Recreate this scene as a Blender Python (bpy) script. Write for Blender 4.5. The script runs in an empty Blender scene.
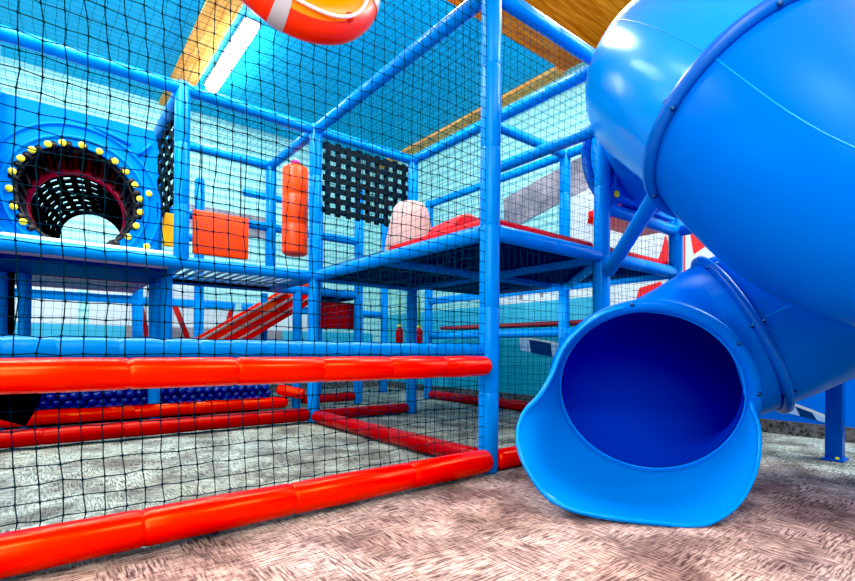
import bpy, bmesh, math, random
from mathutils import Vector, Matrix
random.seed(7)
C = bpy.context.scene.collection
PI = math.pi

# ------------------------------------------------------------------ helpers
class MB:
    def __init__(s): s.v=[]; s.f=[]; s.mi=[]; s.sm=[]
    def add(s, vs, fs, m=0, smooth=True):
        b=len(s.v); s.v+= [tuple(p) for p in vs]
        for f in fs: s.f.append([b+i for i in f]); s.mi.append(m); s.sm.append(smooth)
    def box(s, c, d, m=0, M=None):
        x,y,z=[k/2 for k in d]; vs=[Vector((a*x,b*y,e*z)) for a in(-1,1) for b in(-1,1) for e in(-1,1)]
        if M: vs=[M@p for p in vs]
        vs=[p+Vector(c) for p in vs]
        s.add(vs,[(0,1,3,2),(4,6,7,5),(0,4,5,1),(2,3,7,6),(0,2,6,4),(1,5,7,3)],m,False)
    def sweep(s, pts, rad, n=16, m=0, cap=True, up=None, smooth=True, ph=0.0, sy=1.0, closed=False):
        pts=[Vector(p) for p in pts]; N=len(pts)
        if not hasattr(rad,'__len__'): rad=[rad]*N
        T=[]
        for i in range(N):
            if closed: t=pts[(i+1)%N]-pts[i-1]
            else: t=pts[min(i+1,N-1)]-pts[max(i-1,0)]
            T.append(t.normalized())
        a=Vector(up) if up else (Vector((0,0,1)) if abs(T[0].z)<.9 else Vector((1,0,0)))
        x=(a-T[0]*a.dot(T[0])).normalized(); vs=[]
        for i in range(N):
            x=(x-T[i]*x.dot(T[i])).normalized(); y=T[i].cross(x)
            for k in range(n):
                g=2*PI*k/n+ph
                vs.append(pts[i]+x*math.cos(g)*rad[i]+y*math.sin(g)*rad[i]*sy)
        fs=[]
        for i in range(N if closed else N-1):
            j=(i+1)%N
            for k in range(n): fs.append((i*n+k,i*n+(k+1)%n,j*n+(k+1)%n,j*n+k))
        if cap and not closed:
            fs.append(tuple(range(n))[::-1]); fs.append(tuple((N-1)*n+k for k in range(n)))
        s.add(vs,fs,m,smooth)
    def sphere(s, c, r, u=12, v=8, m=0, sc=(1,1,1)):
        c=Vector(c); vs=[]; fs=[]
        for i in range(v+1):
            p=PI*i/v
            for k in range(u):
                t=2*PI*k/u; vs.append(c+Vector((math.sin(p)*math.cos(t)*r*sc[0],math.sin(p)*math.sin(t)*r*sc[1],math.cos(p)*r*sc[2])))
        for i in range(v):
            for k in range(u): fs.append((i*u+k,(i+1)*u+k,(i+1)*u+(k+1)%u,i*u+(k+1)%u))
        s.add(vs,fs,m)
    def build(s, name, mat, parent=None, tri=False):
        me=bpy.data.meshes.new(name); me.from_pydata(s.v,[],s.f); me.update()
        for q in (mat if isinstance(mat,(list,tuple)) else [mat]): me.materials.append(q)
        me.polygons.foreach_set('material_index', s.mi); me.polygons.foreach_set('use_smooth', s.sm)
        bm=bmesh.new(); bm.from_mesh(me); bmesh.ops.remove_doubles(bm,verts=bm.verts,dist=1e-6); bmesh.ops.recalc_face_normals(bm,faces=bm.faces); bm.to_mesh(me); bm.free()
        o=bpy.data.objects.new(name,me); C.objects.link(o)
        if parent: o.parent=parent
        return o
def tag(o,label=None,cat=None,group=None,kind=None):
    if label: o['label']=label
    if cat: o['category']=cat
    if group: o['group']=group
    if kind: o['kind']=kind
    return o
def empty(name,label,cat,loc=(0,0,0),group=None):
    o=bpy.data.objects.new(name,None); C.objects.link(o); o.location=loc; o.empty_display_size=.1
    return tag(o,label,cat,group)
def bevel(o,w,seg=3):
    md=o.modifiers.new('b','BEVEL'); md.width=w; md.segments=seg; md.limit_method='ANGLE'; md.angle_limit=.6
    for p in o.data.polygons: p.use_smooth=True
    return o
def struct(o): o['kind']='structure'; return o

# ------------------------------------------------------------------ materials
def s2l(c): return tuple(((x/255)/12.92 if x/255<=.04045 else ((x/255+.055)/1.055)**2.4) for x in c)+(1,)
def mat(name, rgb, rough=.4, metal=0, bump=0, bscale=30, var=0, vscale=4, coat=0, emit=0, emc=None, spec=.5, rgb2=None, tint=None):
    m=bpy.data.materials.new(name); m.use_nodes=True; nt=m.node_tree; b=nt.nodes['Principled BSDF']
    col=s2l(rgb); b.inputs['Base Color'].default_value=col
    b.inputs['Roughness'].default_value=rough; b.inputs['Metallic'].default_value=metal
    b.inputs['Coat Weight'].default_value=coat; b.inputs['Specular IOR Level'].default_value=spec*.6
    if emit:
        b.inputs['Emission Color'].default_value=s2l(emc or rgb); b.inputs['Emission Strength'].default_value=emit
    if tint: b.inputs['Specular Tint'].default_value=tint+(1,); b.inputs['Coat Tint'].default_value=tint+(1,)
    tc=nt.nodes.new('ShaderNodeTexCoord')
    n=nt.nodes.new('ShaderNodeTexNoise'); n.inputs['Scale'].default_value=vscale; n.inputs['Detail'].default_value=4
    nt.links.new(tc.outputs['Object'],n.inputs['Vector'])
    r=nt.nodes.new('ShaderNodeValToRGB'); r.color_ramp.elements[0].position=.3; r.color_ramp.elements[1].position=.7
    v=var or .03
    c2=s2l(rgb2) if rgb2 else tuple(min(1,x*(1+v)) for x in col[:3])+(1,)
    r.color_ramp.elements[0].color=tuple(x*(1-v) for x in col[:3])+(1,) if not rgb2 else col
    r.color_ramp.elements[1].color=c2
    nt.links.new(n.outputs['Fac'],r.inputs['Fac']); nt.links.new(r.outputs['Color'],b.inputs['Base Color'])
    if bump:
        n2=nt.nodes.new('ShaderNodeTexNoise'); n2.inputs['Scale'].default_value=bscale
        nt.links.new(tc.outputs['Object'],n2.inputs['Vector'])
        bp=nt.nodes.new('ShaderNodeBump'); bp.inputs['Strength'].default_value=bump; bp.inputs['Distance'].default_value=.02
        nt.links.new(n2.outputs['Fac'],bp.inputs['Height']); nt.links.new(bp.outputs['Normal'],b.inputs['Normal'])
    return m
M={}
M['blue']=mat('blue foam vinyl',(0,124,216),.32,bump=.10,bscale=9,var=.08,tint=(.3,.8,1))
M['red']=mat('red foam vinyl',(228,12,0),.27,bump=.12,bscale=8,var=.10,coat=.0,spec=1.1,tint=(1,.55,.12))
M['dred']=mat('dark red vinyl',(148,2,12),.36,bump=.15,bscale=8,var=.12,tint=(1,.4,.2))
M['mat_red']=mat('red deck mat',(214,10,14),.5)
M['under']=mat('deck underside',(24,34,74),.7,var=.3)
M['lilac']=mat('pink-lit plywood underside',(176,160,205),.6,var=.1)  # lilac mixes the pinkish light on the board into its colour
M['slide']=mat('blue rotomoulded plastic',(0,106,214),.34,bump=.02,bscale=3,coat=.0,spec=.35,tint=(.25,.75,1))
M['slide_hi']=mat('lighter blue rotomoulded plastic',(0,142,242),.24,bump=.02,bscale=3,spec=.7,tint=(.45,.85,1))
M['sleeve']=mat('dark crimson sleeve',(96,10,34),.6,var=.3,vscale=12)
M['joist']=mat('dark blue joist paint',(10,60,140),.6)
M['slide_in']=mat('shade-darkened tube interior',(0,60,185),.6,spec=.15)  # inner shell coloured darker to paint in the shade inside the tube
M['flange']=mat('blue flange',(0,96,196),.3)
M['panel']=mat('blue moulded panel',(0,118,220),.5,bump=.3,bscale=7,spec=.3,tint=(.3,.8,1))
M['net']=mat('dark green net cord',(10,38,50),.9,spec=.1)
M['netfine']=mat('dark net cord',(10,58,82),.9,spec=.1)
M['black']=mat('black rubber',(14,14,18),.5,var=.2)
M['blackcloth']=mat('black cloth',(6,6,8),.95)
M['strap']=mat('black webbing strap',(8,12,18),.8,spec=.2,var=.2,vscale=20)
M['crimson']=mat('crimson hoop',(170,20,60),.35)
M['yellow']=mat('yellow bolt cap',(226,222,50),.35)
M['orange']=mat('orange vinyl',(255,70,0),.4,bump=.1,var=.06)
M['oryel']=mat('amber vinyl',(255,176,10),.4)
M['cream']=mat('cream foam',(176,152,146),.8,bump=.1,var=.04)
M['ball']=mat('blue ball plastic',(2,48,150),.16,coat=.4)
M['ringo']=mat('orange life ring',(255,132,0),.3,coat=.1)
M['ringr']=mat('red orange underside',(240,44,6),.35,coat=.1)  # redder copy of the ring orange, painting in its less lit outer side
M['grey']=mat('reflective grey band',(170,172,178),.35)
M['rope']=mat('white rope',(246,236,232),.7)
M['steel']=mat('dark blue steel bolt',(40,80,130),.3,metal=.6)
M['post']=mat('blue painted steel',(6,92,196),.3,metal=.1)
M['lampw']=mat('lit tube',(255,255,255),.4,emit=50,emc=(255,252,246))
M['lamph']=mat('white lamp housing',(235,240,245),.4)
M['white']=mat('white paint',(190,210,214),.6)
M['slats']=mat('pale roller slats',(104,140,180),.5)
M['green']=mat('green strap',(70,120,40),.6)
M['navy']=mat('navy paint',(16,52,110),.5)
M['pblue']=mat('pale blue paint',(150,190,225),.5)
M['wblue']=mat('blue wall paint',(4,112,226),.4)
M['teal']=mat('teal wall paint',(48,164,196),.5)
M['muralred']=mat('red paint',(226,34,30),.5)
M['muralgrey']=mat('grey paint',(96,100,112),.6,var=.3,vscale=5,rgb2=(150,150,158))
M['skirt']=mat('dark pebbled skirting',(20,20,24),.6,vscale=40,rgb2=(120,120,118))
M['pink']=mat('magenta cap',(200,60,150),.4)

def wood(name,c1,c2,ax):
    m=bpy.data.materials.new(name); m.use_nodes=True; nt=m.node_tree; b=nt.nodes['Principled BSDF']
    tc=nt.nodes.new('ShaderNodeTexCoord'); mp=nt.nodes.new('ShaderNodeMapping')
    mp.inputs['Scale'].default_value=(14,1.2,14) if ax=='Y' else (1.2,14,14)
    n=nt.nodes.new('ShaderNodeTexNoise'); n.inputs['Scale'].default_value=2.2; n.inputs['Detail'].default_value=8; n.inputs['Distortion'].default_value=.6
    r=nt.nodes.new('ShaderNodeValToRGB'); r.color_ramp.elements[0].position=.35; r.color_ramp.elements[1].position=.68
    r.color_ramp.elements[0].color=s2l(c1); r.color_ramp.elements[1].color=s2l(c2)
    nt.links.new(tc.outputs['Object'],mp.inputs['Vector']); nt.links.new(mp.outputs['Vector'],n.inputs['Vector'])
    nt.links.new(n.outputs['Fac'],r.inputs['Fac']); nt.links.new(r.outputs['Color'],b.inputs['Base Color']); b.inputs['Roughness'].default_value=.8; b.inputs['Specular IOR Level'].default_value=.1
    return m
M['wood']=wood('orange wood ceiling',(204,92,8),(250,146,36),'X')
M['woodl']=wood('light wood band',(236,150,50),(255,200,112),'Y')

def carpet():
    m=bpy.data.materials.new('crosshatch carpet'); m.use_nodes=True; nt=m.node_tree; L=nt.links.new; b=nt.nodes['Principled BSDF']
    tc=nt.nodes.new('ShaderNodeTexCoord')
    def strokes(sc,rot,seed):
        mp=nt.nodes.new('ShaderNodeMapping'); mp.inputs['Scale'].default_value=sc; mp.inputs['Rotation'].default_value=(0,0,rot); mp.inputs['Location'].default_value=(seed,seed*2,0)
        L(tc.outputs['Object'],mp.inputs['Vector'])
        n=nt.nodes.new('ShaderNodeTexNoise'); n.inputs['Scale'].default_value=1; n.inputs['Detail'].default_value=3; n.inputs['Roughness'].default_value=.65
        L(mp.outputs['Vector'],n.inputs['Vector'])
        r=nt.nodes.new('ShaderNodeValToRGB'); r.color_ramp.elements[0].position=.40; r.color_ramp.elements[1].position=.60
        L(n.outputs['Fac'],r.inputs['Fac']); return r.outputs['Color']
    a=strokes((15,150,1),0.0,0); c=strokes((150,15,1),0.0,3)
    vor=nt.nodes.new('ShaderNodeTexVoronoi'); vor.inputs['Scale'].default_value=10; vor.distance='CHEBYCHEV'; vor.inputs['Randomness'].default_value=.8
    L(tc.outputs['Object'],vor.inputs['Vector'])
    sp=nt.nodes.new('ShaderNodeSeparateColor'); L(vor.outputs['Color'],sp.inputs['Color'])
    gt=nt.nodes.new('ShaderNodeMath'); gt.operation='MULTIPLY'; gt.inputs[1].default_value=1; L(sp.outputs['Red'],gt.inputs[0])
    mx=nt.nodes.new('ShaderNodeMix'); mx.data_type='RGBA'; L(gt.outputs[0],mx.inputs['Factor']); L(a,mx.inputs['A']); L(c,mx.inputs['B'])
    # base tint
    n=nt.nodes.new('ShaderNodeTexNoise'); n.inputs['Scale'].default_value=1.1; n.inputs['Detail'].default_value=2; L(tc.outputs['Object'],n.inputs['Vector'])
    tl=nt.nodes.new('ShaderNodeValToRGB'); tl.color_ramp.elements[0].position=.4; tl.color_ramp.elements[1].position=.6
    tl.color_ramp.elements[0].color=s2l((255,222,200)); tl.color_ramp.elements[1].color=s2l((252,228,214)); L(n.outputs['Fac'],tl.inputs['Fac'])
    dk=nt.nodes.new('ShaderNodeMix'); dk.data_type='RGBA'; L(mx.outputs['Result'],dk.inputs['Factor'])
    dk.inputs['A'].default_value=s2l((104,80,80)); L(tl.outputs['Color'],dk.inputs['B'])
    # larger patches of denser stroke
    n3=nt.nodes.new('ShaderNodeTexNoise'); n3.inputs['Scale'].default_value=5; n3.inputs['Detail'].default_value=5; L(tc.outputs['Object'],n3.inputs['Vector'])
    r3=nt.nodes.new('ShaderNodeValToRGB'); r3.color_ramp.elements[0].position=.38; r3.color_ramp.elements[0].color=(.42,.38,.39,1); r3.color_ramp.elements[1].position=.6
    L(n3.outputs['Fac'],r3.inputs['Fac'])
    mu=nt.nodes.new('ShaderNodeMix'); mu.data_type='RGBA'; mu.blend_type='MULTIPLY'; mu.inputs['Factor'].default_value=1
    L(dk.outputs['Result'],mu.inputs['A']); L(r3.outputs['Color'],mu.inputs['B'])
    n4=nt.nodes.new('ShaderNodeTexNoise'); n4.inputs['Scale'].default_value=38; n4.inputs['Detail'].default_value=6; n4.inputs['Roughness'].default_value=.7; L(tc.outputs['Object'],n4.inputs['Vector'])
    r4=nt.nodes.new('ShaderNodeValToRGB'); r4.color_ramp.elements[0].position=.38; r4.color_ramp.elements[0].color=(.40,.36,.37,1); r4.color_ramp.elements[1].position=.48
    L(n4.outputs['Fac'],r4.inputs['Fac'])
    mu2=nt.nodes.new('ShaderNodeMix'); mu2.data_type='RGBA'; mu2.blend_type='MULTIPLY'; mu2.inputs['Factor'].default_value=.55
    L(mu.outputs['Result'],mu2.inputs['A']); L(r4.outputs['Color'],mu2.inputs['B'])
    # cooler grey tint inside the frame and toward the right wall
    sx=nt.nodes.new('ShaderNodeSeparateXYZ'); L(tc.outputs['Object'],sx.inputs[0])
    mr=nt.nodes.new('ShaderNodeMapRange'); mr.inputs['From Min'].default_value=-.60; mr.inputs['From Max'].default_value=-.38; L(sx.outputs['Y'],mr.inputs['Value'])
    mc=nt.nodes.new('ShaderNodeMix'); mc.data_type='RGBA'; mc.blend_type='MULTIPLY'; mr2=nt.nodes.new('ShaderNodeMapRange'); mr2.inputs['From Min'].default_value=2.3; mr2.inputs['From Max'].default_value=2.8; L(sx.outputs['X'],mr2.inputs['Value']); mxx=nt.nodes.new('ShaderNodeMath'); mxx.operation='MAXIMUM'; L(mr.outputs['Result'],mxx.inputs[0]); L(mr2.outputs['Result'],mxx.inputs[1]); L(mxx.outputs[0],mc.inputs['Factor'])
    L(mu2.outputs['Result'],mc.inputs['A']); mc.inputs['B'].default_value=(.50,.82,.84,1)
    L(mc.outputs['Result'],b.inputs['Base Color']); b.inputs['Roughness'].default_value=.95; b.inputs['Specular IOR Level'].default_value=.1
    return m
M['carpet']=carpet()
def corrugated(name,c1,c2,freq,axis='Z'):
    m=bpy.data.materials.new(name); m.use_nodes=True; nt=m.node_tree; L=nt.links.new; b=nt.nodes['Principled BSDF']
    tc=nt.nodes.new('ShaderNodeTexCoord'); w=nt.nodes.new('ShaderNodeTexWave'); w.bands_direction=axis; w.inputs['Scale'].default_value=freq
    L(tc.outputs['Object'],w.inputs['Vector'])
    r=nt.nodes.new('ShaderNodeValToRGB'); r.color_ramp.elements[0].color=s2l(c1); r.color_ramp.elements[1].color=s2l(c2); r.color_ramp.elements[0].position=.0; r.color_ramp.elements[1].position=.35
    L(w.outputs['Fac'],r.inputs['Fac']); L(r.outputs['Color'],b.inputs['Base Color']); b.inputs['Roughness'].default_value=.5
    return m
M['mint']=corrugated('mint cladding',(92,178,186),(150,214,210),3.2)
M['ceil']=mat('blue ceiling paint',(14,186,236),.6,var=.05,vscale=1.5)

# ------------------------------------------------------------------ room
XW,YW,ZC=2.6,4.95,3.6
X0,YF=-5.0,-4.2
def slab(name,c,d,m,st=True):
    b=MB(); b.box((0,0,0),d); o=b.build(name,m); o.location=c
    if st: struct(o)
    return o
slab('floor',((X0+XW)/2,(YF+YW)/2,-.05),(XW-X0,YW-YF,.1),M['carpet'])
slab('ceiling',((X0+XW)/2,(1.45+YW)/2,ZC+.05),(XW-X0,YW-1.45,.1),M['ceil'])
slab('ceiling_wood',((X0+XW)/2,(YF+1.45)/2,ZC+.05),(XW-X0,1.45-YF,.1),M['wood'])
slab('wall_back',((X0+XW)/2,YW+.05,ZC/2),(XW-X0,.1,ZC+.2),M['mint'])
slab('wall_right',(XW+.05,(YF+YW)/2,ZC/2),(.1,YW-YF,ZC+.2),M['mint'])
slab('trim_1',(2.525,(1.45+YW)/2,ZC-.02),(.15,YW-1.45,.04),M['woodl'])
slab('trim_2',(-.545,(1.45+YW)/2,ZC-.015),(.25,YW-1.45,.03),M['woodl'])
slab('baseboard_right',(XW-.012,(YF+YW)/2,.05),(.024,YW-YF,.10),M['skirt'])
slab('baseboard_back',((X0+XW)/2,YW-.012,.05),(XW-X0-.05,.024,.10),M['skirt'])

# painted wall picture on the right wall: one flat thing
def mural():
    b=MB(); x0=XW-.004
    def poly(pts,m,lay):
        b.add([(x0-.002*lay,y,z) for y,z in pts],[tuple(range(len(pts)))],m,False)
    poly([(-4.2,.10),(1.0,.10),(1.0,1.02),(-4.2,1.02)],0,0)          # deep blue
    poly([(1.0,.10),(4.9,.10),(4.9,1.16),(1.0,1.16)],1,0)            # teal
    poly([(-4.2,1.02),(1.0,1.02),(1.0,2.45),(-4.2,2.45)],2,0); poly([(1.0,1.16),(1.35,1.16),(1.35,2.45),(1.0,2.45)],2,0)      # white
    poly([(.15,1.62),(.08,1.62),(-.03,1.53),(.12,1.44)],3,1)       # red rays
    poly([(.19,1.02),(.205,1.02),(.205,1.66),(.19,1.66)],3,1)
    poly([(.235,1.02),(.26,1.02),(.26,1.66),(.235,1.66)],5,1)
    poly([(-.05,1.02),(-.02,1.02),(-.16,1.75),(-.19,1.75)],6,1)
    poly([(.30,1.40),(.46,1.36),(.40,1.50),(.36,1.66),(.32,1.52)],3,1)
    poly([(.34,1.10),(.64,1.06),(.60,1.20),(.40,1.24)],3,1)
    poly([(1.0,2.66),(1.0,2.30),(1.5,2.2),(2.3,2.02),(2.3,2.44)],4,3)
    poly([(1.35,1.16),(2.4,1.16),(2.4,1.75),(1.35,1.75)],2,0)
    for k in range(6): # grey strokes
        y=1.4+.15*k; poly([(y,1.2),(y+.05,1.2),(y+.09,1.7),(y+.02,1.7)],6 if k%2 else 4,1)
    # rising chequered road
    P=[(-.86,.115),(-.70,.18),(-.50,.25),(-.35,.29),(0,.37),(.5,.48),(1.0,.57),(1.6,.69),(2.2,.78)]
    pts=[]
    for i in range(len(P)-1):
        for k in range(4):
            t=k/4; pts.append((P[i][0]*(1-t)+P[i+1][0]*t,P[i][1]*(1-t)+P[i+1][1]*t))
    for i in range(len(pts)-1):
        a,c=pts[i],pts[i+1]
        wa,wc=.02+.13*min(1,(a[0]+.9)/.8),.02+.13*min(1,(c[0]+.9)/.8)
        poly([(a[0],a[1]),(c[0],c[1]),(c[0],c[1]+.022),(a[0],a[1]+.022)],2,2)
        poly([(a[0]-.03,max(.1,a[1]-wa)),(c[0]-.03,max(.1,c[1]-wc)),(c[0],max(.1,c[1])),(a[0],max(.1,a[1]))],6 if (i//2)%2 else 5,2)
    o=b.build('wall_mural',[M['wblue'],M['teal'],M['white'],M['muralred'],M['muralgrey'],M['navy'],M['pblue']])
    tag(o,'painted mural of blue, white and red shapes with a striped road on the right wall','mural')
mural()
def back_paint():
    b=MB(); y=YW-.006
    for (x0,x1,z0,z1,m) in [(-3.6,-1.45,.86,1.35,0),(-3.6,2.4,.10,.86,1),(-1.35,-.2,.86,1.5,0),(-.2,1.3,.86,1.10,0),(-1.0,.9,.62,.86,2),(-.5,.75,2.12,2.42,3)]:
        yy=y-.002*(m+1); b.add([(x0,yy,z0),(x1,yy,z0),(x1,yy,z1),(x0,yy,z1)],[(0,1,2,3)],m,False)
    tag(b.build('painted_wall_bands',[M['white'],M['teal'],M['muralgrey'],M['muralgrey']]),'white, teal and grey painted bands on the mint back wall behind the frame','mural')
back_paint()

# ------------------------------------------------------------------ padded tubes
def padded(b,p0,p1,r,seg=.42,n=16,endr=.012,m=0):
    p0,p1=Vector(p0),Vector(p1); L=(p1-p0).length; k=max(1,round(L/seg)); pts=[];rad=[]
    def put(t,q): pts.append(p0.lerp(p1,t/L)); rad.append(q)
    put(0,r*.72); put(endr*.4,r*.92); put(endr,r)
    for i in range(1,k):
        t=L*i/k+random.uniform(-.02,.02)
        put(t-.012,r*1.0); put(t-.004,r*.955); put(t-.001,r*.93); put(t+.001,r*.93); put(t+.004,r*.955); put(t+.012,r)
        if k<14: put(t+seg*.45,r*random.uniform(1.0,1.05))
    put(L-endr,r); put(L-endr*.4,r*.92); put(L,r*.72)
    q=sorted(range(len(pts)),key=lambda i:(pts[i]-p0).length)
    b.sweep([pts[i] for i in q],[rad[i] for i in q],n,m)

frame=empty('play_frame','blue foam-padded climbing frame of posts and beams standing on the carpet','climbing frame')
R=.050; T1,T2=1.206,2.41
def post(x,y,z0=0.0,z1=2.455,r=R):
    b=MB(); padded(b,(x,y,z0),(x,y,z1),r); b.build('post',M['blue'],frame)
def beam(p,q,r=.042):
    b=MB(); padded(b,p,q,r); b.build('beam',M['blue'],frame)
for x,y in [(0,0),(1,0),(2,0),(-2,0),(2,1),(2,2),(2,3),(1,2),(0,2),(1,3),(-1,3),(-2,3),(-2,2),(-3,2),(-1,4),(-.42,4),(1,4),(2,4)]:
    post(x,y)
post(-1,2,1.206); post(0,3,1.206); post(.28,3,0.0,1.206,.044); post(-1,2.5,.606,1.206,.040); post(-1.86,3.0,0,1.206,.040); post(.12,3.5,0,1.206,.036); post(-3,0)
g=.04
for x0,x1,y,z in [(-3,0,2,T1),(0,1,2,T1),(0,1,0,T1),(1,2,0,T1),(-3,-1,3,T1),(-1,1,3,T1),(0,2,1,T1),(-3,0,4,1.09),(0,2,4,1.09),
                  (-3,0,2,T2),(0,1,2,T2),(-3,0,0,T2),(0,1,0,T2),(1,2,0,T2),(-1,0,3,T2),(1,2,1,T2),(-1,1,3,1.80),(1,2,0,1.52),(0,1,4,T2),(-1,0,4,1.8)]:
    beam((x0+g,y,z),(x1-g,y,z))
for x,y0,y1,z in [(0,0,2,T1),(0,2,3,T1),(1,0,2,T1),(2,0,1,T1),(2,1,2,T1),(2,2,3,T1),(-1,2,3,T1),(-2,2,3,T1),
                  (0,0,2,T2),(0,2,3,T2),(1,0,2,T2),(2,0,1,T2),(2,1,3,T2),(-1,2,3,T2),(1,0,1,2.02),(-1,2,3,.606),(2,.0,3,.78),(2,-.4,0,1.52)]:
    beam((x,y0+g,z),(x,y1-g,z))
b=MB(); padded(b,(-3.0,.03,.604),(-.045,.03,.604),.037,.12); tag(b.build('beam',M['blue'],frame))
b=MB(); padded(b,(1.96,.96,1.19),(1.05,.05,1.19),.038); b.build('diagonal_brace',M['blue'],frame)
b=MB(); padded(b,(.985,-.055,1.10),(.47,-.66,1.41),.040); b.build('diagonal_brace',M['blue'],frame)

# red padded rails
def rail(p,q,label,r=.05,mt='red',cat='padded rail',seg=.42,n=20,group=None):
    b=MB(); padded(b,p,q,r,seg,n,.03); return tag(b.build('padded_rail',M[mt]),label,cat)
rail((-3.0,-.05,.535),(-.062,-.05,.535),'thick bright red padded rail at mid height, directly below the blue bar',.047,seg=.3)
rail((-3.0,-.045,.07),(-.035,-.03,.07),'thick bright red floor rail running from the front post toward the lower left corner',.056,seg=.5)
rail((.05,0,.055),(.95,0,.055),'short red floor rail between the front post and the slide mouth',.052)
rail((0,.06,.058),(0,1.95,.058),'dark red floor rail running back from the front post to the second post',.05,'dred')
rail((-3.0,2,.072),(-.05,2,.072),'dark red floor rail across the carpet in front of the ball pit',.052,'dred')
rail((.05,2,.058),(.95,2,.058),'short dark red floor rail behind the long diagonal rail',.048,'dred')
rail((-2.93,2.96,.075),(.16,2.96,.075),'bright red padded kerb holding in the blue balls',.058,'red')
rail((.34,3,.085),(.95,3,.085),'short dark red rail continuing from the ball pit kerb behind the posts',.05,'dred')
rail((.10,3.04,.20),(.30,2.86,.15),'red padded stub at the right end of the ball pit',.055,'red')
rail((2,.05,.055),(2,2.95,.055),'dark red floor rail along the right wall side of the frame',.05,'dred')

# ------------------------------------------------------------------ nets
def net(o,u,v,W,H,cell,r,wob=.0035,m='netfine',label='',sides=3,knot=False,parent=None):
    o,u,v=Vector(o),Vector(u).normalized(),Vector(v).normalized(); n=u.cross(v)
    nu,nv=int(round(W/cell)),int(round(H/cell)); cu,cv=W/nu,H/nv
    rnd=random.Random(int(W*100+H*7+o.x*13)); b=MB()
    P={}
    for i in range(nu+1):
        for j in range(nv+1):
            ph=math.sin(i*.21+j*.13)*.006
            s=(1 if (i+j)%2 else -1)
            edge=(i in(0,nu)) or (j in(0,nv))
            a=0 if edge else 1
            P[i,j]=o+u*(i*cu+a*(rnd.uniform(-wob,wob)+.012*math.sin(j*.5+i*.05)*cell/.05*.5))+v*(j*cv+a*(s*cell*.025+rnd.uniform(-wob,wob)))+n*(ph*a)
    def line(seq):
        if knot:
            pts=[];rad=[]
            for k,p in enumerate(seq):
                if k: pts.append(p.lerp(seq[k-1],.12)); rad.append(r)
                pts.append(p); rad.append(r*1.9)
                if k<len(seq)-1: pts.append(p.lerp(seq[k+1],.12)); rad.append(r)
        else: pts=seq; rad=r
        b.sweep(pts,rad,sides,cap=False,up=n,smooth=True)
    for i in range(nu+1): line([P[i,j] for j in range(nv+1)])
    for j in range(nv+1): line([P[i,j] for i in range(nu+1)])
    # no doubles removal: keep fast
    me=bpy.data.meshes.new('safety_net'); me.from_pydata(b.v,[],b.f); me.update(); me.materials.append(M[m])
    ob=bpy.data.objects.new('safety_net',me); C.objects.link(ob)
    return tag(ob,label,'net')
net((-2.9,-.03,.09),(1,0,0),(0,0,1),2.835,2.30,.0495,.00155,m='net',label='black square-mesh safety net stretched across the front left opening',sides=4,knot=True)
net((.04,0,.08),(1,0,0),(0,0,1),.92,2.30,.05,.0012,label='dark safety net between the tall front post and the post left of the slide')
net((1.04,0,.08),(1,0,0),(0,0,1),.92,1.40,.05,.0012,label='small dark net behind the leaning brace under the slide entrance')
net((-2.95,.05,2.41),(1,0,0),(0,1,0),2.9,1.92,.05,.0012,label='dark roof net spread over the front left bay')
net((.05,.05,2.41),(1,0,0),(0,1,0),.92,1.92,.05,.0012,label='dark roof net over the raised deck beside the front post')
net((-2.95,2.05,2.41),(1,0,0),(0,1,0),2.9,.92,.05,.0012,label='dark roof net over the walkway with the orange punch bag')
net((0,.06,.10),(0,1,0),(0,0,1),1.90,2.28,.05,.0012,label='dark net running back from the front post to the strap panel post')
net((2,.05,.10),(0,1,0),(0,0,1),2.9,2.28,.055,.0013,label='dark net along the right wall side of the frame')
net((-2.95,2.93,.35),(1,0,0),(0,0,1),2.9,2.04,.055,.0012,label='fine dark net at the back of the walkway above the ball pit')
net((-1.0,1.94,1.26),(1,0,0),(0,0,1),.95,1.1,.055,.0012,label='fine dark net before the orange panel at the walkway edge')

# ------------------------------------------------------------------ decks
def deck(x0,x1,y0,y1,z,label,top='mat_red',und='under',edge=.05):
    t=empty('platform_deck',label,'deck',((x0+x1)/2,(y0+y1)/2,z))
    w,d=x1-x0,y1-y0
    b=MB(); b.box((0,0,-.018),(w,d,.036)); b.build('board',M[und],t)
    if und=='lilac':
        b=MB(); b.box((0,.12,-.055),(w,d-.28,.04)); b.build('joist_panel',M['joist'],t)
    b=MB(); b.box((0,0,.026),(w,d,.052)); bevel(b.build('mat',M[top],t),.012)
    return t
deck(.035,.965,.035,.965,1.243,'red topped deck at the front of the raised level beside the front post')
deck(1.035,1.965,.035,.965,1.243,'red topped deck behind the leaning brace next to the slide')
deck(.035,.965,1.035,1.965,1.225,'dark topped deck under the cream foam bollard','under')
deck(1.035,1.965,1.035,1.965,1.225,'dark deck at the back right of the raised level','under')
deck(1.30,1.965,.035,.30,1.56,'small higher red deck where the tube slide begins','mat_red','dred')
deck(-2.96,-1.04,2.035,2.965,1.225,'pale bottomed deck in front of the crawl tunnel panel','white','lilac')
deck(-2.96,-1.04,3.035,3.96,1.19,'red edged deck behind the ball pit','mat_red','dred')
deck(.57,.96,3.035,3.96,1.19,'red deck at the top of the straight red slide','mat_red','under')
# roller floor of the walkway
rb=empty('slatted_walkway','pale slatted walkway floor between the raised decks, seen from below','walkway',(-.5,2.5,T1))
for k in range(13):
    b=MB(); b.sweep([(-.44+k*.073,-.45,0),(-.44+k*.073,.45,0)],.013,8); b.build('slat',M['slats'],rb)
for s in(-.43,.43):
    b=MB(); b.box((0,s,-.012),(.92,.03,.024)); b.build('rail',M['strap'],rb)
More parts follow.
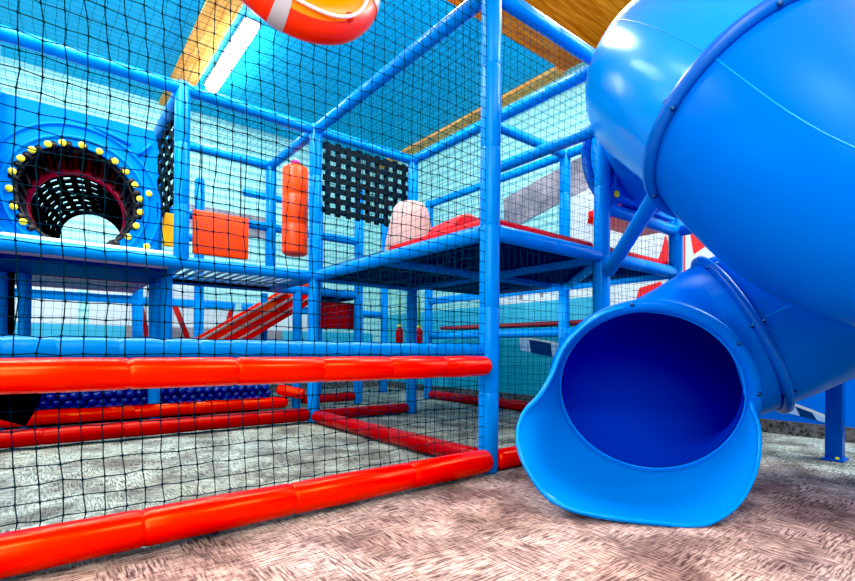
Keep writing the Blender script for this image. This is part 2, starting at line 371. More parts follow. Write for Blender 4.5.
# red ledge on right side
b=MB(); b.box((0,0,0),(.30,2.4,.04)); o=bevel(b.build('padded_ledge',mat('deep red vinyl',(110,6,16),.5)),.015); o.location=(2.16,1.6,.87); tag(o,'long dark red padded ledge along the right wall behind the net','ledge')
for y in (.7,1.6,2.5): pass

# ------------------------------------------------------------------ strap panels
def straps(o,u,W,H,nu,nv,label,sw=.052):
    t=empty('strap_panel',label,'climbing panel',o); u=Vector(u); n=Vector((u.y,-u.x,0))
    th=math.atan2(u.y,u.x); Mz=Matrix.Rotation(th,3,'Z')
    b=MB()
    for i in range(nu):
        x=(i+.5)*W/nu; vs=[];K=nv*2
        for k in range(K+1):
            z=H*k/K; w=.006*(1 if (k+2*i)%4<2 else -1); c=u*x+n*w+Vector((0,0,z)); vs+= [c-u*sw/2,c+u*sw/2,c+u*sw/2+n*.004,c-u*sw/2+n*.004]
        b.add(vs,[f for k in range(K) for f in [(4*k,4*k+1,4*k+5,4*k+4),(4*k+2,4*k+3,4*k+7,4*k+6),(4*k+1,4*k+2,4*k+6,4*k+5),(4*k+3,4*k,4*k+4,4*k+7)]],0,False)
    b.build('webbing',M['strap'],t)
    b=MB()
    for j in range(nv):
        z=(j+.5)*H/nv; vs=[];K=nu*2
        for k in range(K+1):
            x=W*k/K; w=-.006*(1 if (k+2*j)%4<2 else -1); c=u*x+n*w+Vector((0,0,z)); vs+= [c-Vector((0,0,sw/2)),c+Vector((0,0,sw/2)),c+Vector((0,0,sw/2))+n*.004,c-Vector((0,0,sw/2))+n*.004]
        b.add(vs,[f for k in range(K) for f in [(4*k,4*k+1,4*k+5,4*k+4),(4*k+2,4*k+3,4*k+7,4*k+6),(4*k+1,4*k+2,4*k+6,4*k+5),(4*k+3,4*k,4*k+4,4*k+7)]],0,False)
    b.build('webbing',M['strap'],t)
    return t
straps((.06,2.0,1.73),(1,0,0),.88,.62,9,7,'black woven strap grid panel hanging behind the cream foam bollard',.051)
straps((-1.0,2.06,1.66),(0,1,0),.88,.70,9,7,'narrow looking black strap grid panel beside the crawl tunnel')

# ------------------------------------------------------------------ crawl panel and tunnel
HX,HZ,HR=-1.575,1.555,.325
def panel():
    t=empty('tunnel_panel','blue moulded panel with round crawl hole and yellow bolt caps on the left deck','panel',(-2.0,2.08,1.27))
    off=Vector(t.location); b=MB()
    x0,x1,z0,z1=-2.95,-1.14,1.268,2.10; n=48; y=2.08
    cx,cz=HX,HZ
    inner=[];outer=[]
    for k in range(n):
        a=2*PI*k/n; ca,sa=math.cos(a),math.sin(a)
        px,pz=cx+HR*ca,cz+HR*sa
        inner.append((px,max(pz,z0)))
        # ray to rectangle
        tx=((x1-cx) if ca>0 else (x0-cx))/ca if abs(ca)>1e-6 else 1e9
        tz=((z1-cz) if sa>0 else (z0-cz))/sa if abs(sa)>1e-6 else 1e9
        q=min(tx,tz); outer.append((cx+ca*q,cz+sa*q))
    vs=[];th=.05
    for yy in (y,y+th):
        vs+=[(p[0],yy,p[1]) for p in inner]+[(p[0],yy,p[1]) for p in outer]
    fs=[]
    for k in range(n):
        k2=(k+1)%n
        fs+=[(k,k2,n+k2,n+k),(2*n+k,3*n+k,3*n+k2,2*n+k2),(k,2*n+k,2*n+k2,k2),(n+k,n+k2,3*n+k2,3*n+k)]
    b.add([Vector(p)-off for p in vs],fs,0,False); b.build('board',M['panel'],t)
    b=MB() # raised rim and moulded ribs
    for rr,w in ((HR+.055,.012),(HR+.13,.010)):
        b.sweep([Vector((cx+rr*math.cos(a),y-.002,max(cz+rr*math.sin(a),z0)))-off for a in [PI*(-.28+1.56*k/40) for k in range(41)]],w,8)
    for (xa,za,xb,zb) in [(-2.3,2.0,-2.05,1.9),(-2.1,2.0,-2.0,1.93),(-2.55,1.6,-2.5,1.9),(-1.26,1.9,-1.18,2.0),(-1.5,2.03,-1.3,1.97),(-2.4,1.4,-2.2,1.45)]:
        b.sweep([Vector((xa,y-.002,za))-off,Vector(((xa+xb)/2,y-.01,(za+zb)/2))-off,Vector((xb,y-.002,zb))-off],.012,8)
    b.build('moulding',M['panel'],t)
    angs=[-38,-22,-5,10,26,42,56,72,88,105,118,134,148,164,182,200,216]
    for a in angs+[None]*4:
        if a is None: continue
        a=math.radians(a); px,pz=cx+(HR+.012)*math.cos(a),cz+(HR+.012)*math.sin(a)
        b=MB(); b.sphere(Vector((px,y-.008,max(pz,1.285)))-off,.021,12,8,sc=(1,.7,1)); b.build('bolt_cap',M['yellow'],t)
    for px,pz in [(-2.0,1.86),(-2.02,1.32),(-1.19,1.66),(-1.2,1.3),(-2.6,1.9)]:
        b=MB(); b.sphere(Vector((px,y-.008,pz))-off,.021,12,8,sc=(1,.7,1)); b.build('bolt_cap',M['yellow'],t)
panel()
def tunnel():
    t=empty('crawl_tunnel','black strap crawl tunnel with crimson hoops behind the round panel hole','tunnel',(HX,2.6,1.27))
    off=Vector(t.location)
    def ctr(s): return Vector((HX+.13*s*s,2.10+.92*s,HZ-.09*s))
    def rr(s): return .315-.09*s
    def hoop(s,w,m):
        c=ctr(s); b=MB(); b.sweep([c+Vector((rr(s)*math.cos(a),0,rr(s)*math.sin(a)))-off for a in [2*PI*k/40 for k in range(40)]],w,8,closed=True,up=(0,1,0)); b.build('hoop',M[m],t)
    hoop(0.02,.016,'black'); hoop(.32,.030,'crimson'); hoop(.66,.014,'strap'); hoop(1,.018,'strap')
    nlug=26
    for k in range(nlug):   # front lugs, thick rubber
        a=2*PI*k/nlug+.05; b=MB()
        p=[ctr(s)+Vector((q*math.cos(a),-.0,q*math.sin(a)))-off for s,q in ((-.03,.335),(.05,.31),(.18,.295),(.30,.29))]
        b.sweep(p,[.020,.029,.026,.018],6); b.build('lug',M['black'],t)
    b=MB()
    ns=22
    for k in range(ns):
        a=2*PI*k/ns; pts=[];
        for q in range(9):
            s=.30+.70*q/8; pts.append(ctr(s)+Vector(((rr(s))*math.cos(a),0,(rr(s))*math.sin(a)))-off)
        b.sweep(pts,.020,4,sy=.3,up=(math.cos(a+PI/2),0,math.sin(a+PI/2)))
    for q in range(7):
        s=.38+.62*q/7; c=ctr(s); b.sweep([c+Vector((rr(s)*math.cos(a),0,rr(s)*math.sin(a)))-off for a in [2*PI*k/32 for k in range(32)]],.016,6,closed=True,up=(0,1,0))
    b.build('strap_web',M['strap'],t)
    b=MB(); N=48; vs=[]
    for s,e in ((-.01,.012),(.14,.012),(.32,.012)):
        c=ctr(s); vs+=[c+Vector(((rr(s)+e)*math.cos(2*PI*k/N),0,(rr(s)+e)*math.sin(2*PI*k/N)))-off for k in range(N)]
    b.add(vs,[(i*N+k,i*N+(k+1)%N,(i+1)*N+(k+1)%N,(i+1)*N+k) for i in range(2) for k in range(N)]); b.build('sleeve',M['sleeve'],t)
tunnel()

# ------------------------------------------------------------------ hanging and standing things inside
def punch(x,y,z0,z1,r):
    t=empty('punch_bag','tall orange punch bag hanging from the frame above the walkway','punch bag',(x,y,z0))
    H=z1-z0; prof=[(0,.001),(0,r*.8),(.012,r*.95),(.03,r),(H*.33,r*1.01),(H*.335,r*.985),(H*.34,r*1.01),(H*.66,r*1.01),(H*.665,r*.985),(H*.67,r*1.01),(H-.03,r),(H-.012,r*.95),(H,r*.8),(H,.001)]
    b=MB(); b.sweep([(0,0,a) for a,_ in prof],[q for _,q in prof],28,up=(1,0,0)); b.build('bag',M['orange'],t)
    b=MB(); b.sphere((0,0,H+.04),.045,14,8,sc=(1,1,.6)); b.build('cap',M['pink'],t)
    b=MB(); zz=T2-.04-z0
    b.sweep([(0,0,H+.05),(0,0,zz)],.006,6); b.build('hanging_cord',M['rope'],t)
punch(.06,2.55,1.47,2.28,.115)
def hang_board(x0,x1,y,z0,z1,m,label,ztop):
    t=empty('hanging_pad',label,'pad',((x0+x1)/2,y,z0)); w=x1-x0;h=z1-z0
    b=MB(); b.box((0,0,h/2),(w,.04,h)); bevel(b.build('pad',m,t),.014)
    for s in(-1,1):
        b=MB(); b.sweep([(s*w*.35,0,h),(s*w*.35,0,ztop-z0)],.005,6); b.build('strap',M['strap'],t)
hang_board(-.745,-.27,2.84,1.425,1.81,M['orange'],'square red-orange pad hanging behind the walkway left of the punch bag',2.37)
hang_board(-.975,-.87,2.84,1.46,1.74,M['oryel'],'narrow amber pad hanging beside the blue panel',2.37)

def bollard():
    b=MB(); prof=[(0,.001),(0,.19),(.02,.20),(.15,.185),(.30,.155),(.40,.13),(.435,.10),(.45,.05),(.455,.001)]
    b.sweep([(0,0,a) for a,_ in prof],[q for _,q in prof],28,up=(1,0,0)); o=b.build('foam_bollard',M['cream']); o.location=(.43,1.26,1.277)
    tag(o,'rounded cream foam bollard standing on the raised deck','foam bollard')
bollard()
def foam(x,y,z,rz,label,w=.34,h=.10,d=.22):
    b=MB(); K=12
    sec=[(-d/2,0),(-d/2,h*.25),(-d*.3,h*.8),(0,h),(d*.3,h*.8),(d/2,h*.25),(d/2,0)]
    vs=[];n=len(sec)
    for xx in(-w/2,-w*.46,w*.46,w/2):
        k=1 if abs(xx)<w*.48 else .82
        vs+=[(xx,a*k,c*k) for a,c in sec]
    fs=[(i*n+j,i*n+(j+1)%n,(i+1)*n+(j+1)%n,(i+1)*n+j) for i in range(3) for j in range(n)]+[tuple(range(n)),tuple(range(3*n,4*n))]
    b.add(vs,fs); o=b.build('foam_hump',M['mat_red']); o.location=(x,y,z); o.rotation_euler[2]=rz; tag(o,label,'foam block')
foam(.19,.48,1.295,1.4,'small red foam hump lying on the red deck edge')

# red straight slide into the ball pit
def red_slide():
    t=empty('straight_slide','straight red plastic slide dropping from the back deck into the ball pit','slide',(-1.0,3.5,.25))
    off=Vector(t.location); a=Vector((.50,0,1.24)); c=Vector((-1.05,0,.27))
    path=[a+Vector((.06,0,.0)),a,a.lerp(c,.5),c,c+Vector((-.2,0,-.03))]
    def sheet(y0,y1,z0,z1,m,nm):
        b=MB(); vs=[]
        for p in path: vs+=[Vector((p.x,y0,p.z+z0))-off,Vector((p.x,y1,p.z+z0))-off,Vector((p.x,y1,p.z+z1))-off,Vector((p.x,y0,p.z+z1))-off]
        n=len(path); fs=[(4*i+j,4*i+(j+1)%4,4*i+4+(j+1)%4,4*i+4+j) for i in range(n-1) for j in range(4)]+[(0,1,2,3),(4*n-4,4*n-3,4*n-2,4*n-1)]
        b.add(vs,fs,0,False); return bevel(b.build(nm,m,t),.006,2)
    sheet(3.22,3.78,-.03,0,M['red'],'bed')
    sheet(3.18,3.23,-.15,.13,M['red'],'side_wall'); sheet(3.77,3.82,-.10,.10,M['red'],'side_wall')
    for yy in (3.36,3.5,3.64): sheet(yy-.018,yy+.018,0,.025,M['red'],'ridge')
    sheet(3.165,3.19,.01,.045,M['cream'],'edge_stripe'); sheet(3.165,3.19,-.09,-.065,M['cream'],'edge_stripe'); sheet(3.16,3.20,.115,.14,M['cream'],'edge_stripe')
red_slide()
# dark red box beneath slide top
b=MB(); b.box((0,0,0),(.56,.06,.30)); o=bevel(b.build('slide_surround',M['dred']),.02); o.location=(.74,3.13,.98); tag(o,'dark red padded board under the deck at the head of the straight slide','padded board')
# leaning red struts behind
for i,(x,dx,lab) in enumerate([(-.90,.05,'leaning dark red strut beyond the ball pit, leftmost of three'),(-.53,.09,'leaning dark red strut beyond the ball pit, middle of three'),(-.03,-.06,'leaning dark red strut nearest to the straight red slide')]):
    b=MB(); b.sweep([(x-dx*1.0,4.3,1.13),(x+dx*3.6,4.3,0.02)],.030,12); tag(b.build('leaning_strut',M['dred']),lab,'strut')
# small hanging red bags with green straps
for x,y,lab in [(1.42,2.80,'left of two small dark red bags hanging on green straps far inside the frame'),(1.70,2.80,'right of two small dark red bags hanging on green straps far inside the frame')]:
    t=empty('hanging_bag',lab,'hanging bag',(x,y,.625))
    prof=[(0,.001),(0,.03),(.02,.042),(.20,.042),(.23,.025),(.235,.001)]
    b=MB(); b.sweep([(0,0,a) for a,_ in prof],[q for _,q in prof],16,up=(1,0,0)); b.build('bag',M['dred'],t)
    b=MB(); b.sweep([(0,0,.23),(0,0,.585)],.014,6); b.build('strap',M['green'],t)
    b=MB(); b.sphere((0,0,.25),.03,10,6,sc=(1,1,.5)); b.build('cap',M['yellow'],t)
# black mesh strip by the left pale post
b=MB(); b.box((0,0,0),(.075,.03,.62)); o=b.build('mesh_strip',M['strap']); o.location=(-1.955,3.0,.90); tag(o,'narrow black mesh strip between two blue posts at the far left','strip')
# black cloth flap under the left end of the red rail
def flap():
    b=MB(); N=8; pts=[]
    top=[(-1.72,.52),(-1.405,.52)]; 
    outline=[(-2.3,.56),(-1.70,.56),(-1.745,.48),(-1.765,.42),(-1.785,.382),(-1.81,.395),(-1.86,.415),(-1.95,.45),(-2.3,.50)]
    vs=[(x,.10+.01*math.sin(i*2),z) for i,(x,z) in enumerate(outline)]; n=len(vs)
    vs2=[(x,y+.006,z) for x,y,z in vs]
    b.add(vs+vs2,[tuple(range(n)),tuple(range(2*n-1,n-1,-1))]+[(i,(i+1)%n,n+(i+1)%n,n+i) for i in range(n)],0,False)
    tag(b.build('cloth_flap',M['blackcloth']),'black cloth flap hanging under the left end of the red rail','cloth')
flap()

# ------------------------------------------------------------------ ball pit
bb=MB(); bb.sphere((0,0,0),.038,14,9); ball=bb.build('pit_ball',M['ball'])
tag(ball,'glossy blue plastic ball lying in the ball pit','ball','blue balls in the ball pit')
first=True; cnt=0; r=.036
rows=[]
for ly,(yy0,nrow) in enumerate([(3.10,3),(3.14,3)]):
    pass
def place(x,y,z):
    global first,cnt
    o=ball if first else ball.copy()
    if not first: C.objects.link(o)
    first=False; o.location=(x,y,z); cnt+=1
for lay in range(4):
    for row in range(2):
        for k in range(37):
            x=-2.62+k*.0765+(.038 if (row+lay)%2 else 0)
            if x>.02 or (lay==3 and (random.random()<.3 or x>-.8)): continue
            place(x+random.uniform(-.004,.004),3.075+row*.066+(lay%2)*.03,.105+lay*.057+random.uniform(-.004,.008))
b=MB(); b.box((0,0,0),(2.6,.80,.06)); o=b.build('ball_pit_base',M['navy']); o.location=(-1.4,3.45,.031); tag(o,'navy padded base under the blue balls','ball pit')

# ------------------------------------------------------------------ tube slide
RT=.372
def catmull(P,n=10):
    P=[Vector(p) for p in P]; P=[P[0]*2-P[1]]+P+[P[-1]*2-P[-2]]; out=[]
    for i in range(1,len(P)-2):
        for k in range(n):
            t=k/n; a,b_,c,d=P[i-1],P[i],P[i+1],P[i+2]
            out.append(.5*((2*b_)+(c-a)*t+(2*a-5*b_+4*c-d)*t*t+(3*b_-a-3*c+d)*t**3))
    out.append(P[-2]); return out
JC=Vector((.325,-.640,.428)); JN=Vector((-.86,-.40,-.30)).normalized()
CP=[(1.50,.06,1.95),(1.40,-.16,1.95),(1.05,-.40,1.95),(.66,-.57,1.89),(.33,-.78,1.74),(.17,-1.06,1.465),(.15,-1.38,1.10),(.40,-1.78,.95),(.82,-2.02,.97),(1.24,-1.92,1.0),(1.36,-1.58,.99),(1.14,-1.22,.93),(.85,-.92,.75),(.63,-.61,.55),tuple(JC)]
slide=empty('tube_slide','large blue spiral tube slide with a flared mouth resting on the carpet','tube slide')
path=catmull(CP,12)
T=[(path[min(i+1,len(path)-1)]-path[max(i-1,0)]).normalized() for i in range(len(path))]
T[-1]=JN; T[-2]=(T[-3]+JN).normalized()
def frames():
    out=[]; x=Vector((0,0,1))
    for i in range(len(path)):
        x=(x-T[i]*x.dot(T[i])).normalized(); out.append((path[i],x,T[i].cross(x),T[i]))
    return out
FR=frames(); NS=56
def ring(fr,r,off=0):
    p,x,y,t=fr; return [p+t*off+x*math.cos(2*PI*k/NS)*r+y*math.sin(2*PI*k/NS)*r for k in range(NS)]
def section(i0,i1,name,m):
    b=MB(); rings=[ring(FR[i],RT) for i in range(i0,i1+1)]; n=len(rings)
    inn=[ring(FR[i],RT-.010) for i in range(i0,i1+1)]
    vs=[p for r_ in rings for p in r_]+[p for r_ in inn for p in r_]; o=n*NS; fs=[]
    for i in range(n-1):
        for k in range(NS):
            k2=(k+1)%NS
            fs.append((i*NS+k,(i+1)*NS+k,(i+1)*NS+k2,i*NS+k2)); fs.append((o+i*NS+k,o+i*NS+k2,o+(i+1)*NS+k2,o+(i+1)*NS+k))
    for k in range(NS):
        k2=(k+1)%NS; fs.append((k,k2,o+k2,o+k)); i=n-1; fs.append((i*NS+k,o+i*NS+k,o+i*NS+k2,i*NS+k2))
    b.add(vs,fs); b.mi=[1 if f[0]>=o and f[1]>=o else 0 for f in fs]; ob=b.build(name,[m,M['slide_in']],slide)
    # mould seams along both sides
    sm=MB()
    for ang in (.25*PI,1.25*PI):
        sm.sweep([FR[i][0]+FR[i][1]*math.cos(ang)*(RT-.001)+FR[i][2]*math.sin(ang)*(RT-.001) for i in range(i0,i1+1)],.003,6)
    sm.build('mould_seam',M['slide_hi'],ob)
    return ob
def flange(i,w=.030,h=.020):
    b=MB(); prof=[(RT-.002,-h),(RT+w*.35,-h),(RT+w,-h*.55),(RT+w,h*.55),(RT+w*.35,h),(RT-.002,h)]
    rs=[ring(FR[i],r_,o_) for r_,o_ in prof]; n=len(rs); vs=[p for q in rs for p in q]
    fs=[(a*NS+k,a*NS+(k+1)%NS,((a+1)%n)*NS+(k+1)%NS,((a+1)%n)*NS+k) for a in range(n) for k in range(NS)]
    b.add(vs,fs); o=b.build('flange',M['flange'],slide)
    p,x,y,t=FR[i]
    for q in range(7):
        a=2*PI*q/7+.3; c=p+(x*math.cos(a)+y*math.sin(a))*(RT+w*.55)
        bb=MB(); bb.sweep([c-t*(h+.007),c+t*(h+.007)],.007,8); bb.build('bolt',M['steel'],o)
J=[0,62,90,118,147,len(path)-1]
for a,c in zip(J[:-2],J[1:-1]): section(a,c,'tube_section',M['slide_hi'] if a==0 else M['slide'])
def elbow_section():
    A=FR[J[-2]]; xa=(Vector((0,0,1))-A[3]*A[3].z).normalized(); A=(A[0],xa,A[3].cross(xa),A[3]); up=(Vector((0,0,1))-JN*JN.z).normalized(); B=(JC,up,JN.cross(up),JN); n=20; b=MB(); L=[]
    for r_ in (RT,RT-.010):
        ra,rb=ring(A,r_),ring(B,r_)
        LM=max((rb[k]-ra[k]).length for k in range(NS))
        for i in range(n+1):
            s_=i/n; h1=2*s_**3-3*s_**2+1; h2=s_**3-2*s_**2+s_; h3=-2*s_**3+3*s_**2; h4=s_**3-s_**2
            for k in range(NS):
                l_=(rb[k]-ra[k]).length; m_=l_*(.8+.5*(l_/LM))
                L.append(ra[k]*h1+A[3]*m_*h2+rb[k]*h3+JN*m_*h4)
    o=(n+1)*NS; fs=[]
    for i in range(n):
        for k in range(NS):
            k2=(k+1)%NS
            fs.append((i*NS+k,(i+1)*NS+k,(i+1)*NS+k2,i*NS+k2)); fs.append((o+i*NS+k,o+i*NS+k2,o+(i+1)*NS+k2,o+(i+1)*NS+k))
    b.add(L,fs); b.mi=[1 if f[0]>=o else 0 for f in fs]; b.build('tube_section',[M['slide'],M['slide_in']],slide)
elbow_section()
for j in J[1:-1]: flange(j)
flange(0,.05,.02)

def exit_piece():
    lip=[(640,303)]
    # lip contour in world metres, clockwise from the top as seen from the front
    L=[(.225,-.675,.805),(.085,-.560,.762),(-.02,-.470,.640),(-.075,-.440,.508),(-.134,-.426,.424),(-.235,-.428,.362),(-.305,-.455,.286),(-.340,-.512,.203),(-.318,-.590,.097),(-.275,-.660,.052),(-.199,-.746,.030),(-.08,-.866,.016),(.02,-.957,.008),(.101,-1.009,.024),(.218,-1.046,.079),(.335,-1.058,.185),(.412,-1.043,.305),(.462,-1.003,.389),(.505,-.962,.476),(.510,-.905,.629),(.385,-.803,.768)]
    L=[Vector(p) for p in L]; n=len(L); D=[]
    for i in range(n):  # closed spline
        for k in range(5):
            t=k/5; a,b_,c,d=L[i-1],L[i],L[(i+1)%n],L[(i+2)%n]
            D.append(.5*((2*b_)+(c-a)*t+(2*a-5*b_+4*c-d)*t*t+(3*b_-a-3*c+d)*t**3))
    N=len(D)
    up=(Vector((0,0,1))-JN*JN.z).normalized(); side=JN.cross(up)
    J0=[]
    for p in D:
        q=p-JC; a=math.atan2(q.dot(side),q.dot(up)); J0.append(a)
    rings=[]
    base=[]
    # even angular spacing blended with the projected angles
    for i in range(N):
        a=J0[i]; base.append(JC+(up*math.cos(a)+side*math.sin(a))*(RT))
    for s in [0,.08,.2,.35,.5,.65,.8,.9,.96,1.0]:
        r_=[]
        for i in range(N):
            A,B=base[i],D[i]; tan=JN*((B-A).dot(JN))
            rest=(B-A)-tan
            e=s**1.7
            p=A+tan*(s if True else s)+rest*e
            r_.append(p)
        rings.append(r_)
    vs=[p for r_ in rings for p in r_]; m=len(rings)
    fs=[(a*N+k,a*N+(k+1)%N,(a+1)*N+(k+1)%N,(a+1)*N+k) for a in range(m-1) for k in range(N)]
    b=MB(); b.add(vs,fs); o=b.build('exit_section',M['slide_hi'],slide)
    md=o.modifiers.new('s','SOLIDIFY'); md.thickness=.012; md.offset=-1
    b=MB(); b.sweep(D,.008,8,closed=True); b.build('rim',M['slide_hi'],o)
    b=MB(); b.sweep([JC+(up*math.cos(a)+side*math.sin(a))*(RT-.004) for a in [2*PI*k/64 for k in range(64)]],.0035,8,closed=True,up=JN); b.build('joint_ring',M['slide_hi'],o)
    # rounded collar behind the exit rim
    b=MB(); prof=[(RT-.002,-.05),(RT+.02,-.05),(RT+.045,-.02),(RT+.05,.015),(RT+.03,.03),(RT-.002,.02)]
    rs=[[JC+JN*o_+(up*math.cos(2*PI*k/64)+side*math.sin(2*PI*k/64))*r_ for k in range(64)] for r_,o_ in prof]; nn=len(rs)
    b.add([p for q in rs for p in q],[(a*64+k,a*64+(k+1)%64,((a+1)%nn)*64+(k+1)%64,((a+1)%nn)*64+k) for a in range(nn) for k in range(64)])
    fl=b.build('collar',M['slide'],slide)
    for ang in (.12,-.95,-1.5,1.3):
        c=JC+(up*math.cos(ang)+side*math.sin(ang))*(RT+.036)
        bb=MB(); bb.sweep([c+JN*.0,c+JN*.034],.008,10); bb.build('bolt',M['steel'],fl)
exit_piece()

# support post
t=empty('support_post','square blue steel post holding up the tube slide at the right edge','post',(1.80,-.99,0))
b=MB(); b.box((0,0,.48),(.078,.078,.96)); bevel(b.build('column',M['post'],t),.006)
b=MB(); b.box((0,0,.006),(.13,.10,.012)); b.build('base_plate',M['post'],t)
b=MB(); b.box((-.10,-.05,.88),(.20,.06,.10)); b.build('bracket',M['post'],t)
for s in(-1,1):
    b=MB(); b.sweep([(s*.05,-.02,.01),(s*.05,-.02,.024)],.009,8); b.build('bolt',M['yellow'],t)
# slide entrance panel
def entrance():
    t=empty('entrance_panel','blue moulded panel with yellow bolt caps around the top of the tube slide','panel',(1.5,.0,1.58))
    off=Vector(t.location); b=MB(); n=40; x0,x1,z0,z1=1.05,1.95,1.575,2.36; cx,cz,y=1.5,1.95,-.02; rr=.385
    vs=[];inn=[];out=[]
    for k in range(n):
        a=2*PI*k/n+.001; ca,sa=math.cos(a),math.sin(a)
        inn.append((cx+min(rr,.40)*ca,max(cz+rr*sa,z0+.002)))
        q=min(((x1-cx) if ca>0 else (x0-cx))/ca,((z1-cz) if sa>0 else (z0-cz))/sa); out.append((cx+ca*q,cz+sa*q))
    for yy in (y-.02,y+.02): vs+=[Vector((p[0],yy,p[1]))-off for p in inn+out]
    fs=[]
    for k in range(n):
        k2=(k+1)%n; fs+=[(k,k2,n+k2,n+k),(2*n+k,3*n+k,3*n+k2,2*n+k2),(k,2*n+k,2*n+k2,k2),(n+k,n+k2,3*n+k2,3*n+k)]
    b.add(vs,fs,0,False); b.build('board',M['panel'],t)
    b=MB()
    for A,B in [((1.08,1.90),(1.2,1.66)),((1.2,1.66),(1.35,1.60)),((1.08,1.60),(1.42,1.60)),((1.08,1.60),(1.08,1.95))]:
        b.sweep([Vector((A[0],y-.022,A[1]))-off,Vector((B[0],y-.022,B[1]))-off],.012,8)
    b.build('moulding',M['panel'],t)
    for x,z in [(1.085,1.605),(1.265,1.65),(1.88,1.65)]:
        b=MB(); b.sphere(Vector((x,y-.03,z))-off,.024,12,8,sc=(1,.7,1)); b.build('bolt_cap',M['yellow'],t)
entrance()

# ------------------------------------------------------------------ life ring
def life_ring():
    t=empty('life_ring','orange life ring with white rope and grey bands hanging before the net at the top','life ring',(-1.078,-.15,1.935))
    Rr,rt=.212,.088
    b=MB(); n=64
    for k in range(n): pass
    vs=[];fs=[];mi=[]; m=20
    for i in range(n):
        a=2*PI*i/n
        for j in range(m):
            g=2*PI*j/m; q=Rr+rt*math.cos(g); vs.append(Vector((q*math.cos(a),rt*.72*math.sin(g),q*math.sin(a))))
    for i in range(n):
        for j in range(m): b.add([],[],0)
    B=MB(); B.v=[tuple(v) for v in vs]
    for i in range(n):
        for j in range(m):
            B.f.append([i*m+j,i*m+(j+1)%m,((i+1)%n)*m+(j+1)%m,((i+1)%n)*m+j]); g=(j+.5)/m
            B.mi.append(1 if (j>=17 or j<5) else 0); B.sm.append(True)
    body=B.build('ring_body',[M['ringo'],M['ringr']],t)
    for a0 in (253,343,73,163):
        bb=MB(); vs=[];fs=[];K=4
        for i in range(K+1):
            a=math.radians(a0-5+10*i/K)
            for j in range(m):
                g=2*PI*j/m; q=Rr+(rt+.0025)*math.cos(g); vs.append((q*math.cos(a),(rt*.72+.0025)*math.sin(g),q*math.sin(a)))
        for i in range(K):
            for j in range(m): fs.append((i*m+j,i*m+(j+1)%m,(i+1)*m+(j+1)%m,(i+1)*m+j))
        bb.add(vs,fs); bb.build('grey_band',M['grey'],t)
    bb=MB(); pts=[]
    for i in range(96):
        a=2*PI*i/96; q=Rr+rt*.42+.012*math.cos(4*a-math.radians(4*215)); pts.append((q*math.cos(a),-rt*.72*.95-.006,q*math.sin(a)))
    bb.sweep(pts,.006,8,closed=True,up=(0,1,0)); bb.build('grab_rope',M['rope'],t)
    for a0 in (305,215,125,35):
        a=math.radians(a0); bb=MB(); bb.sphere(((Rr+rt*.5)*math.cos(a),-rt*.62,(Rr+rt*.5)*math.sin(a)),.016,10,8); bb.build('rope_knot',M['ringr'],t)
    bb=MB(); bb.sweep([(0,0,Rr+rt*.9),(0,.05,.55)],.005,6); bb.build('hanging_cord',M['rope'],t)
    t.rotation_euler=(math.radians(-9),math.radians(0),math.radians(-6))
    return t
RING=life_ring()

# ------------------------------------------------------------------ lights
def tube_lamp(x,y0,y1,label,e=1):
    t=empty('ceiling_light',label,'ceiling light',(x,(y0+y1)/2,ZC)); L=y1-y0
    b=MB(); b.box((0,0,-.02),(.14,L+.06,.04)); b.build('housing',M['lamph'],t)
    b=MB(); b.sweep([(0,-L/2,-.055),(0,L/2,-.06)],.058,16); b.build('tube',M['lampw'],t)
tube_lamp(-.28,2.77,4.10,'long bright fluorescent light on the blue ceiling beside the left wood band')
def area(loc,rot,sx,sy,e,col=(1,1,1)):
    l=bpy.data.lights.new('lamp','AREA'); l.shape='RECTANGLE'; l.size=sx; l.size_y=sy; l.energy=e; l.color=col
    o=bpy.data.objects.new('fill_lamp',l); C.objects.link(o); o.location=loc; o.rotation_euler=rot; return o  # fill light added to brighten the hall, no fixture in view
area((-2.6,-2.2,3.5),(0,0,0),1.6,.5,80,(1,.97,.94))
area((.3,-2.9,3.5),(0,0,0),1.6,.4,70,(1,.97,.94))
area((-2.4,1.0,3.5),(math.radians(25),0,0),1.2,.6,110)
area((-1.3,1.7,3.5),(math.radians(30),0,math.radians(-15)),1.2,.5,110)
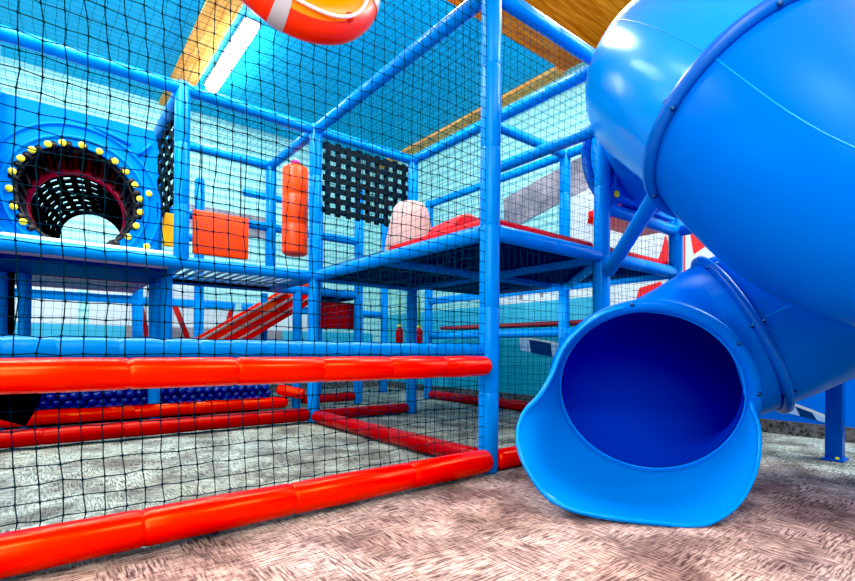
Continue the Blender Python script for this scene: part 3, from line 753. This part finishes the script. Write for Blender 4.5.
area((.3,.9,3.5),(math.radians(20),0,0),1.2,.5,95)
area((1.5,.1,3.5),(0,0,0),.5,1.0,60)
area((2.3,-1.9,3.4),(0,0,0),.4,1.4,160)  # added to brighten the carpet at the right
area((-3.0,3.6,3.5),(0,0,0),.8,1.0,60)
area((-3.6,-3.2,2.3),(math.radians(72),0,math.radians(-48)),3.6,2.4,160,(1,.96,.93))  # added front fill for faces turned to the camera
area((-4.6,1.2,1.9),(math.radians(85),0,math.radians(-90)),2.4,1.8,70)
area((1.75,1.5,.95),(0,-PI/2,0),.3,2.4,7)  # unseen fill added under the deck, aimed at the right wall
area((-.6,3.85,.95),(PI/2,0,0),3.0,.3,4)  # unseen fill added low down, aimed at the back wall
area((-2.8,-3.2,2.5),(math.radians(170),0,math.radians(-48)),2.5,1.5,110)  # upward fill added behind the camera to brighten the ceiling
w=bpy.data.worlds.new('World'); bpy.context.scene.world=w; w.use_nodes=True
w.node_tree.nodes['Background'].inputs[0].default_value=(.62,.82,1,1); w.node_tree.nodes['Background'].inputs[1].default_value=.75

# ------------------------------------------------------------------ camera
yaw,roll=.6707,-.0081; cr,sr,c,s=math.cos(roll),math.sin(roll),math.cos(yaw),math.sin(yaw)
Rv=Vector((cr*c,-cr*s,-sr)); Fv=Vector((s,c,0)); Uv=Vector((sr*c,-sr*s,cr))
cam=bpy.data.cameras.new('camera'); co=bpy.data.objects.new('camera',cam); C.objects.link(co)
mw=Matrix((( Rv.x,Uv.x,-Fv.x,-1.7435),(Rv.y,Uv.y,-Fv.y,-1.7028),(Rv.z,Uv.z,-Fv.z,.6135),(0,0,0,1)))
co.matrix_world=mw
cam.sensor_width=36; cam.lens=483.1/855*36; cam.shift_y=(349.2-290.5)/855; cam.clip_start=.05
sc=bpy.context.scene; sc.camera=co
sc.view_settings.view_transform='Standard'; sc.view_settings.look='None'; sc.view_settings.exposure=0
vs=sc.view_settings; vs.use_curve_mapping=True; vs.curve_mapping.black_level=(.012,.012,.012); vs.curve_mapping.update()
